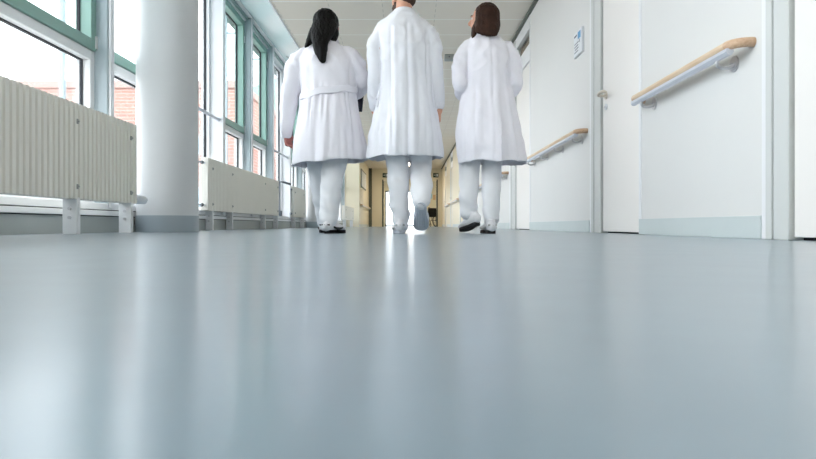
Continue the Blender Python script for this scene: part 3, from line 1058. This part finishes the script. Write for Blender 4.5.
# ---------------- the black haired woman on the left
hp = MB()
head_c = Vector((0.010, 0.02, 1.502))
RL = head_shapes(hp, head_c, -0.55, 0.0, 0.97)
limb(hp, [(0, 0.0, 1.30), (0, 0.0, 1.36), (0, 0.01, 1.46)], [0.06, 0.055, 0.052])
torso(hp, [(0.80, 0.02, 0.18, 0.14), (0.95, 0.02, 0.15, 0.12), (1.1, 0.015, 0.155, 0.12), (1.22, 0.005, 0.16, 0.11), (1.29, 0, 0.12, 0.08), (1.34, 0, 0.06, 0.05)])
limb(hp, [(-0.13, 0, 1.27), (-0.215, 0.0, 1.15), (-0.260, 0.012, 0.97), (-0.293, 0.05, 0.76), (-0.296, 0.055, 0.72)], [0.05, 0.05, 0.042, 0.028, 0.026])
limb(hp, [(0.14, 0, 1.27), (0.21, 0.0, 1.17), (0.255, 0.01, 1.095), (0.24, 0.10, 1.06), (0.185, 0.225, 1.035)], [0.05, 0.048, 0.036, 0.03, 0.026])
hand_shapes(hp, (-0.296, 0.055, 0.735), (0.16, 0.12, -1), (1, -0.5, 0.05), -1, 0.55, 1.05)
hand_shapes(hp, (0.19, 0.22, 1.035), (-0.8, 0.5, -0.3), (0.1, -1, 0.2), 1, 0.5, 0.92)
limb(hp, [(-0.09, 0, 0.86), (-0.075, 0.10, 0.48), (-0.045, 0.27, 0.10), (-0.042, 0.27, 0.05)], [0.085, 0.055, 0.038, 0.035])
limb(hp, [(0.10, 0, 0.86), (0.065, -0.02, 0.48), (0.03, -0.10, 0.10), (0.03, -0.10, 0.05)], [0.085, 0.055, 0.038, 0.035])
w1 = remesh(hp, 'person', 0.0046, 4, M['skin_red'])
put(w1, -0.607 * 1.03)
w1.location.y = YM * 1.03
w1.scale = (1.03, 1.03, 1.03)
tag(w1, 'person with long black hair and belted white coat, walking away on the left', 'person', 'people in white coats walking away')
eyes(RL, w1, M)
# hair: cap and long loose tail falling down the back
hb = MB()
hb.ball((0, 0, 0), (1, 1, 1), 24, Matrix.Translation(head_c) @ Matrix.Rotation(-0.55, 4, 'Z') @ Matrix.Translation((0, -0.024, 0.022)) @ Matrix.Diagonal((0.090, 0.100, 0.098, 1)))
limb(hb, [(0.0, -0.055, 1.50), (-0.012, -0.098, 1.42), (-0.022, -0.150, 1.34), (-0.010, -0.180, 1.255), (0.004, -0.183, 1.195)], [(0.088, 0.05), (0.082, 0.045), (0.058, 0.034), (0.044, 0.024), (0.022, 0.012)])
limb(hb, [(-0.05, -0.04, 1.50), (-0.085, -0.06, 1.42), (-0.105, -0.105, 1.355), (-0.132, -0.115, 1.315)], [(0.04, 0.04), (0.034, 0.035), (0.026, 0.022), (0.008, 0.010)])
limb(hb, [(0.045, -0.03, 1.50), (0.066, -0.03, 1.43), (0.060, -0.07, 1.375)], [(0.036, 0.035), (0.03, 0.03), (0.02, 0.02)])
hr = remesh(hb, 'hair', 0.006, 3, M['hair_black'], w1)
reshape(hr, hair_fn(1.0))
# coat
cb = MB()
torso(cb, [(0.505, 0.030, 0.275, 0.215), (0.60, 0.028, 0.268, 0.21), (0.78, 0.022, 0.235, 0.20), (0.90, 0.020, 0.21, 0.182), (0.985, 0.020, 0.196, 0.165), (1.06, 0.018, 0.203, 0.168), (1.18, 0.012, 0.208, 0.172), (1.25, 0.004, 0.200, 0.155), (1.315, 0.0, 0.168, 0.122), (1.358, 0, 0.115, 0.09), (1.395, 0, 0.07, 0.066)])
limb(cb, [(-0.135, 0, 1.285), (-0.198, 0.0, 1.20), (-0.243, 0.005, 1.08), (-0.270, 0.012, 0.95), (-0.290, 0.04, 0.79), (-0.295, 0.052, 0.742)], [0.072, 0.078, 0.068, 0.058, 0.047, 0.043])
limb(cb, [(0.145, 0, 1.285), (0.205, 0.0, 1.21), (0.245, -0.005, 1.14), (0.262, 0.0, 1.09), (0.250, 0.08, 1.06), (0.205, 0.19, 1.04)], [0.072, 0.074, 0.060, 0.050, 0.046, 0.042])
ct = remesh(cb, 'coat', 0.0075, 5, M['coat'], w1)
reshape(ct, coat_fn(0.025, 0.495, 0.09, 0.020, 4, 3.3, 0.99, gather=0.010, soft=0.1, creases=((-0.16, 1.0, 1.3, 0.008), (0.19, 1.02, 1.3, 0.008), (0.05, 0.55, 0.95, 0.007))), hemcut(0.505))
collar(ct, M['coat'], (0, 0), 0.074, 0.066, 1.385, 0.026, 0.012)
# waist belt lying on the coat
bl = MB()
n = 64
rings = []
for (dz, k) in ((-0.026, 0.004), (-0.024, 0.013), (0.024, 0.013), (0.026, 0.004)):
    rings.append([bl.bm.verts.new((0.02 + (0.198 + k) * math.cos(2 * PI * i / n), (0.168 + k) * math.sin(2 * PI * i / n), 1.0 + dz + 0.03 * math.cos(2 * PI * i / n) + 0.004 * math.sin(7 * i))) for i in range(n)])
for r0, r1 in zip(rings, rings[1:] + rings[:1]):
    for i in range(n):
        bl.bm.faces.new((r0[i], r0[(i + 1) % n], r1[(i + 1) % n], r1[i]))
bl.build('belt', M['coat'], ct, bevel=0.002)
tb = MB()
limb(tb, [(0.0, 0.03, 0.92), (0.01, 0.02, 0.80)], [(0.17, 0.12), (0.17, 0.12)], 24)
limb(tb, [(-0.085, 0.01, 0.84), (-0.080, 0.07, 0.60), (-0.070, 0.12, 0.46), (-0.052, 0.22, 0.22), (-0.045, 0.27, 0.085)], [0.105, 0.09, 0.08, 0.07, 0.062], 24)
limb(tb, [(0.085, 0.01, 0.84), (0.072, -0.01, 0.60), (0.055, -0.03, 0.46), (0.036, -0.08, 0.22), (0.032, -0.10, 0.095)], [0.112, 0.098, 0.086, 0.076, 0.068], 24)
tr = remesh(tb, 'trousers', 0.0075, 4, M['trouser'], w1)
reshape(tr, trouser_fn(2.0, 0.011))
shoe(w1, (0.02, -0.165, 0.0), -0.35, 0.0, M['shoe'], M['sole_black'], 0.25, accent=M['black'])
shoe(w1, (-0.045, 0.22, 0.0), 0.1, 0.0, M['shoe'], M['sole_black'], 0.25, accent=M['black'])
# folder under her right forearm
fo = MB().box(-0.10, 0.10, -0.012, 0.012, -0.085, 0.085).build('folder', M['navy'], bevel=0.004)
fo.location = (-0.452 * 1.03, YM * 1.03 + 0.30, 1.05)
fo.rotation_euler = (0.1, 0.15, -0.3)
tag(fo, 'dark navy folder held under the right arm of the black haired woman', 'folder')

# ---------------- the man in the middle
hp = MB()
head_m = Vector((-0.005, 0.04, 1.712))
RM = head_shapes(hp, head_m, 0.62, 0.0, 1.03)
limb(hp, [(0, 0.0, 1.50), (0.0, 0.0, 1.60), (0.0, 0.012, 1.68)], [0.07, 0.060, 0.058])
torso(hp, [(0.85, 0.01, 0.16, 0.11), (1.0, 0.012, 0.15, 0.11), (1.2, 0.01, 0.165, 0.115), (1.4, 0.0, 0.17, 0.11), (1.5, 0, 0.13, 0.08), (1.57, 0, 0.06, 0.055)])
limb(hp, [(-0.145, 0, 1.42), (-0.19, -0.01, 1.27), (-0.208, 0.0, 1.10), (-0.218, 0.07, 0.95), (-0.215, 0.09, 0.90)], [0.052, 0.048, 0.042, 0.03, 0.028])
limb(hp, [(0.150, 0, 1.42), (0.205, -0.01, 1.27), (0.225, 0.0, 1.10), (0.25, 0.03, 0.93), (0.252, 0.03, 0.89)], [0.052, 0.048, 0.042, 0.03, 0.028])
hand_shapes(hp, (-0.215, 0.09, 0.90), (0.05, 0.35, -1), (1, 0.1, 0.05), -1, 0.5)
hand_shapes(hp, (0.252, 0.03, 0.905), (0.03, 0.1, -1), (-1, 0.0, 0.05), 1, 0.45)
limb(hp, [(-0.09, 0, 0.90), (-0.055, 0.03, 0.50), (-0.025, 0.0, 0.11), (-0.025, 0.0, 0.05)], [0.085, 0.055, 0.04, 0.036])
limb(hp, [(0.10, 0, 0.90), (0.118, 0.04, 0.50), (0.118, -0.06, 0.28), (0.118, -0.085, 0.22)], [0.085, 0.055, 0.042, 0.036])
mn = remesh(hp, 'person', 0.0046, 4, M['skin'])
put(mn, -0.043)
tag(mn, 'tall bearded person in the middle in a white coat, right shoe sole lifted towards us', 'person', 'people in white coats walking away')
eyes(RM, mn, M)
hb = MB()
hb.ball((0, 0, 0), (1, 1, 1), 24, RM @ Matrix.Translation((0, -0.022, 0.040)) @ Matrix.Diagonal((0.080, 0.092, 0.084, 1)))
hb.ball((0, 0, 0), (1, 1, 1), 20, RM @ Matrix.Translation((0, -0.048, -0.02)) @ Matrix.Diagonal((0.064, 0.055, 0.055, 1)))
hr = remesh(hb, 'hair', 0.006, 3, M['hair_short'], mn)
reshape(hr, hair_fn(5.0, 0.0015))
hb = MB()
hb.ball((0, 0, 0), (1, 1, 1), 20, RM @ Matrix.Translation((0, 0.052, -0.085)) @ Matrix.Diagonal((0.043, 0.040, 0.034, 1)))
for s in (-1, 1):
    hb.ball((0, 0, 0), (1, 1, 1), 16, RM @ Matrix.Translation((0.038 * s, 0.026, -0.066)) @ Matrix.Diagonal((0.031, 0.046, 0.036, 1)))
    hb.ball((0, 0, 0), (1, 1, 1), 16, RM @ Matrix.Translation((0.058 * s, 0.012, -0.028)) @ Matrix.Diagonal((0.014, 0.016, 0.04, 1)))
br = remesh(hb, 'beard', 0.006, 3, M['hair_short'], mn)
reshape(br, hair_fn(8.0, 0.0015))
cb = MB()
torso(cb, [(0.545, 0.010, 0.268, 0.20), (0.66, 0.012, 0.256, 0.196), (0.80, 0.014, 0.236, 0.182), (0.95, 0.016, 0.208, 0.162), (1.08, 0.016, 0.192, 0.15), (1.25, 0.010, 0.198, 0.155), (1.38, 0.004, 0.204, 0.15), (1.46, 0.002, 0.200, 0.130), (1.515, 0.0, 0.188, 0.112), (1.548, 0, 0.155, 0.098), (1.578, 0, 0.105, 0.082), (1.60, 0, 0.072, 0.068)])
limb(cb, [(-0.160, 0, 1.445), (-0.195, -0.005, 1.36), (-0.202, -0.01, 1.22), (-0.208, 0.0, 1.08), (-0.216, 0.06, 0.97), (-0.218, 0.075, 0.935)], [0.068, 0.062, 0.058, 0.053, 0.045, 0.042])
limb(cb, [(0.165, 0, 1.445), (0.204, -0.005, 1.36), (0.218, -0.01, 1.22), (0.232, 0.0, 1.08), (0.248, 0.025, 0.97), (0.252, 0.03, 0.935)], [0.070, 0.068, 0.062, 0.054, 0.043, 0.040])
ct = remesh(cb, 'coat', 0.0075, 5, M['coat_cool'], mn)
reshape(ct, coat_fn(0.012, 0.545, 0.0, 0.024, 4, 7.7, 1.12, vent=(0.035, 0.80), creases=((-0.085, 0.6, 1.5, 0.009), (0.03, 0.78, 1.55, 0.007), (0.16, 1.0, 1.48, 0.010), (-0.165, 1.0, 1.45, 0.009), (0.10, 0.56, 1.2, 0.007))), hemcut(0.545))
collar(ct, M['coat_cool'], (0, 0), 0.076, 0.068, 1.580, 0.026, 0.010)
for s, zz in ((-1, 1.0), (1, 1.0)):
    pk = MB()
    limb(pk, [(s * 0.188 + 0.016, -0.075, 1.06), (s * 0.205 + 0.014, -0.085, 0.90)], [(0.004, 0.006), (0.004, 0.006)], 10)
    pk.build('pocket_welt', M['coat_cool'], ct)
tb = MB()
limb(tb, [(0.0, 0.01, 0.95), (0.0, 0.01, 0.84)], [(0.17, 0.11), (0.17, 0.11)], 24)
limb(tb, [(-0.080, 0.01, 0.86), (-0.060, 0.03, 0.62), (-0.046, 0.03, 0.48), (-0.030, 0.005, 0.24), (-0.022, 0.0, 0.085)], [0.105, 0.088, 0.078, 0.074, 0.064], 24)
limb(tb, [(0.095, 0.01, 0.86), (0.116, 0.04, 0.62), (0.124, 0.04, 0.48), (0.122, -0.07, 0.32), (0.120, -0.132, 0.232)], [0.105, 0.086, 0.077, 0.074, 0.068], 24)
tr = remesh(tb, 'trousers', 0.0075, 4, M['trouser'], mn)
reshape(tr, trouser_fn(6.0, 0.013))
shoe(mn, (-0.028, -0.07, 0.0), 0.06, 0.0, M['shoe'], M['sole_grey'], 0.29, accent=M['grey_plastic'])
s2 = shoe(mn, (0.118, -0.20, 0.212), 0.0, -0.78, M['shoe_grey'], M['sole_grey'], 0.275, ribs=True, widen=1.22, ankle=False)

# ---------------- the brown haired woman on the right
hp = MB()
head_r = Vector((-0.012, 0.025, 1.555))
RR = head_shapes(hp, head_r, 1.22, 0.0, 0.98)
limb(hp, [(0, 0.0, 1.34), (0, 0.0, 1.40), (0, 0.01, 1.51)], [0.06, 0.053, 0.050])
torso(hp, [(0.84, 0.02, 0.16, 0.11), (1.0, 0.015, 0.145, 0.10), (1.2, 0.01, 0.145, 0.105), (1.3, 0.005, 0.135, 0.09), (1.37, 0, 0.10, 0.07), (1.42, 0, 0.05, 0.05)])
limb(hp, [(-0.13, 0, 1.335), (-0.172, -0.01, 1.18), (-0.178, 0.0, 1.07), (-0.16, 0.16, 1.02), (-0.08, 0.25, 1.01)], [0.045, 0.036, 0.03, 0.028, 0.025])
limb(hp, [(0.15, 0, 1.335), (0.195, -0.01, 1.18), (0.195, 0.0, 1.07), (0.17, 0.16, 1.02), (0.10, 0.25, 1.01)], [0.045, 0.036, 0.03, 0.028, 0.025])
hand_shapes(hp, (-0.08, 0.25, 1.01), (0.8, 0.35, 0.0), (0, -1, 0.1), 1, 0.5, 0.9)
hand_shapes(hp, (0.10, 0.25, 1.005), (-0.8, 0.5, -0.1), (0, -1, 0.1), -1, 0.5, 0.9)
limb(hp, [(-0.09, 0, 0.87), (-0.115, 0.02, 0.50), (-0.115, -0.03, 0.16), (-0.105, -0.03, 0.09)], [0.08, 0.05, 0.034, 0.032])
limb(hp, [(0.085, 0, 0.87), (0.040, 0.02, 0.50), (0.026, -0.06, 0.12), (0.026, -0.06, 0.05)], [0.08, 0.05, 0.034, 0.032])
w2 = remesh(hp, 'person', 0.0046, 4, M['skin'])
put(w2, 0.55)
tag(w2, 'person with straight brown hair looking left in a flared white coat, walking on the right', 'person', 'people in white coats walking away')
eyes(RR, w2, M)
hb = MB()
hb.ball((0, 0, 0), (1, 1, 1), 24, RR @ Matrix.Translation((0, -0.022, 0.030)) @ Matrix.Diagonal((0.088, 0.096, 0.092, 1)))
limb(hb, [(0.006, -0.045, 1.58), (0.004, -0.066, 1.50), (-0.004, -0.098, 1.45), (-0.018, -0.125, 1.41)], [(0.088, 0.062), (0.090, 0.056), (0.088, 0.040), (0.082, 0.018)])
limb(hb, [(-0.055, 0.0, 1.52), (-0.075, -0.01, 1.46), (-0.096, -0.055, 1.385)], [(0.032, 0.05), (0.032, 0.045), (0.016, 0.02)])
hr = remesh(hb, 'hair', 0.006, 3, M['hair_brown'], w2)
reshape(hr, hair_fn(11.0, 0.003))
cb = MB()
torso(cb, [(0.505, 0.055, 0.250, 0.205), (0.62, 0.035, 0.248, 0.20), (0.76, 0.018, 0.235, 0.185), (0.92, 0.012, 0.205, 0.16), (1.04, 0.016, 0.180, 0.14), (1.18, 0.015, 0.176, 0.145), (1.29, 0.010, 0.174, 0.13), (1.362, 0.006, 0.152, 0.105), (1.405, 0.003, 0.105, 0.082), (1.442, 0, 0.066, 0.062)])
limb(cb, [(-0.125, 0, 1.335), (-0.165, -0.015, 1.24), (-0.185, -0.03, 1.13), (-0.185, -0.035, 1.06), (-0.165, 0.10, 1.03), (-0.10, 0.22, 1.01)], [0.062, 0.064, 0.058, 0.052, 0.046, 0.04])
limb(cb, [(0.145, 0, 1.335), (0.185, -0.015, 1.24), (0.205, -0.03, 1.13), (0.205, -0.035, 1.06), (0.18, 0.10, 1.03), (0.12, 0.22, 1.01)], [0.062, 0.062, 0.055, 0.05, 0.045, 0.04])
ct = remesh(cb, 'coat', 0.0075, 5, M['coat'], w2)
reshape(ct, coat_fn(0.03, 0.505, 0.0, 0.018, 4, 12.1, 1.02, vent=(0.078, 0.86), creases=((0.03, 0.86, 1.38, 0.005), (-0.14, 1.0, 1.33, 0.008), (0.16, 1.0, 1.33, 0.008), (-0.09, 0.55, 1.1, 0.006))), hemcut(0.505))
collar(ct, M['coat'], (0, 0), 0.070, 0.064, 1.425, 0.022, 0.01)
tb = MB()
limb(tb, [(0.0, 0.01, 0.92), (0.0, 0.01, 0.82)], [(0.16, 0.11), (0.16, 0.11)], 24)
limb(tb, [(-0.085, 0.01, 0.84), (-0.115, 0.02, 0.60), (-0.122, 0.02, 0.48), (-0.128, -0.02, 0.28), (-0.128, -0.025, 0.165)], [0.10, 0.084, 0.076, 0.070, 0.068], 24)
limb(tb, [(0.080, 0.01, 0.84), (0.055, 0.02, 0.60), (0.045, 0.02, 0.48), (0.032, -0.04, 0.24), (0.027, -0.06, 0.11)], [0.10, 0.082, 0.074, 0.064, 0.058], 24)
tr = remesh(tb, 'trousers', 0.0075, 4, M['trouser'], w2)
reshape(tr, trouser_fn(9.0, 0.009))
shoe(w2, (-0.066, -0.11, 0.062), 0.5, -0.24, M['shoe'], M['sole_black'], 0.222)
shoe(w2, (0.03, -0.13, 0.0), 0.12, 0.0, M['shoe'], M['sole_black'], 0.25, accent=M['grey_plastic'])
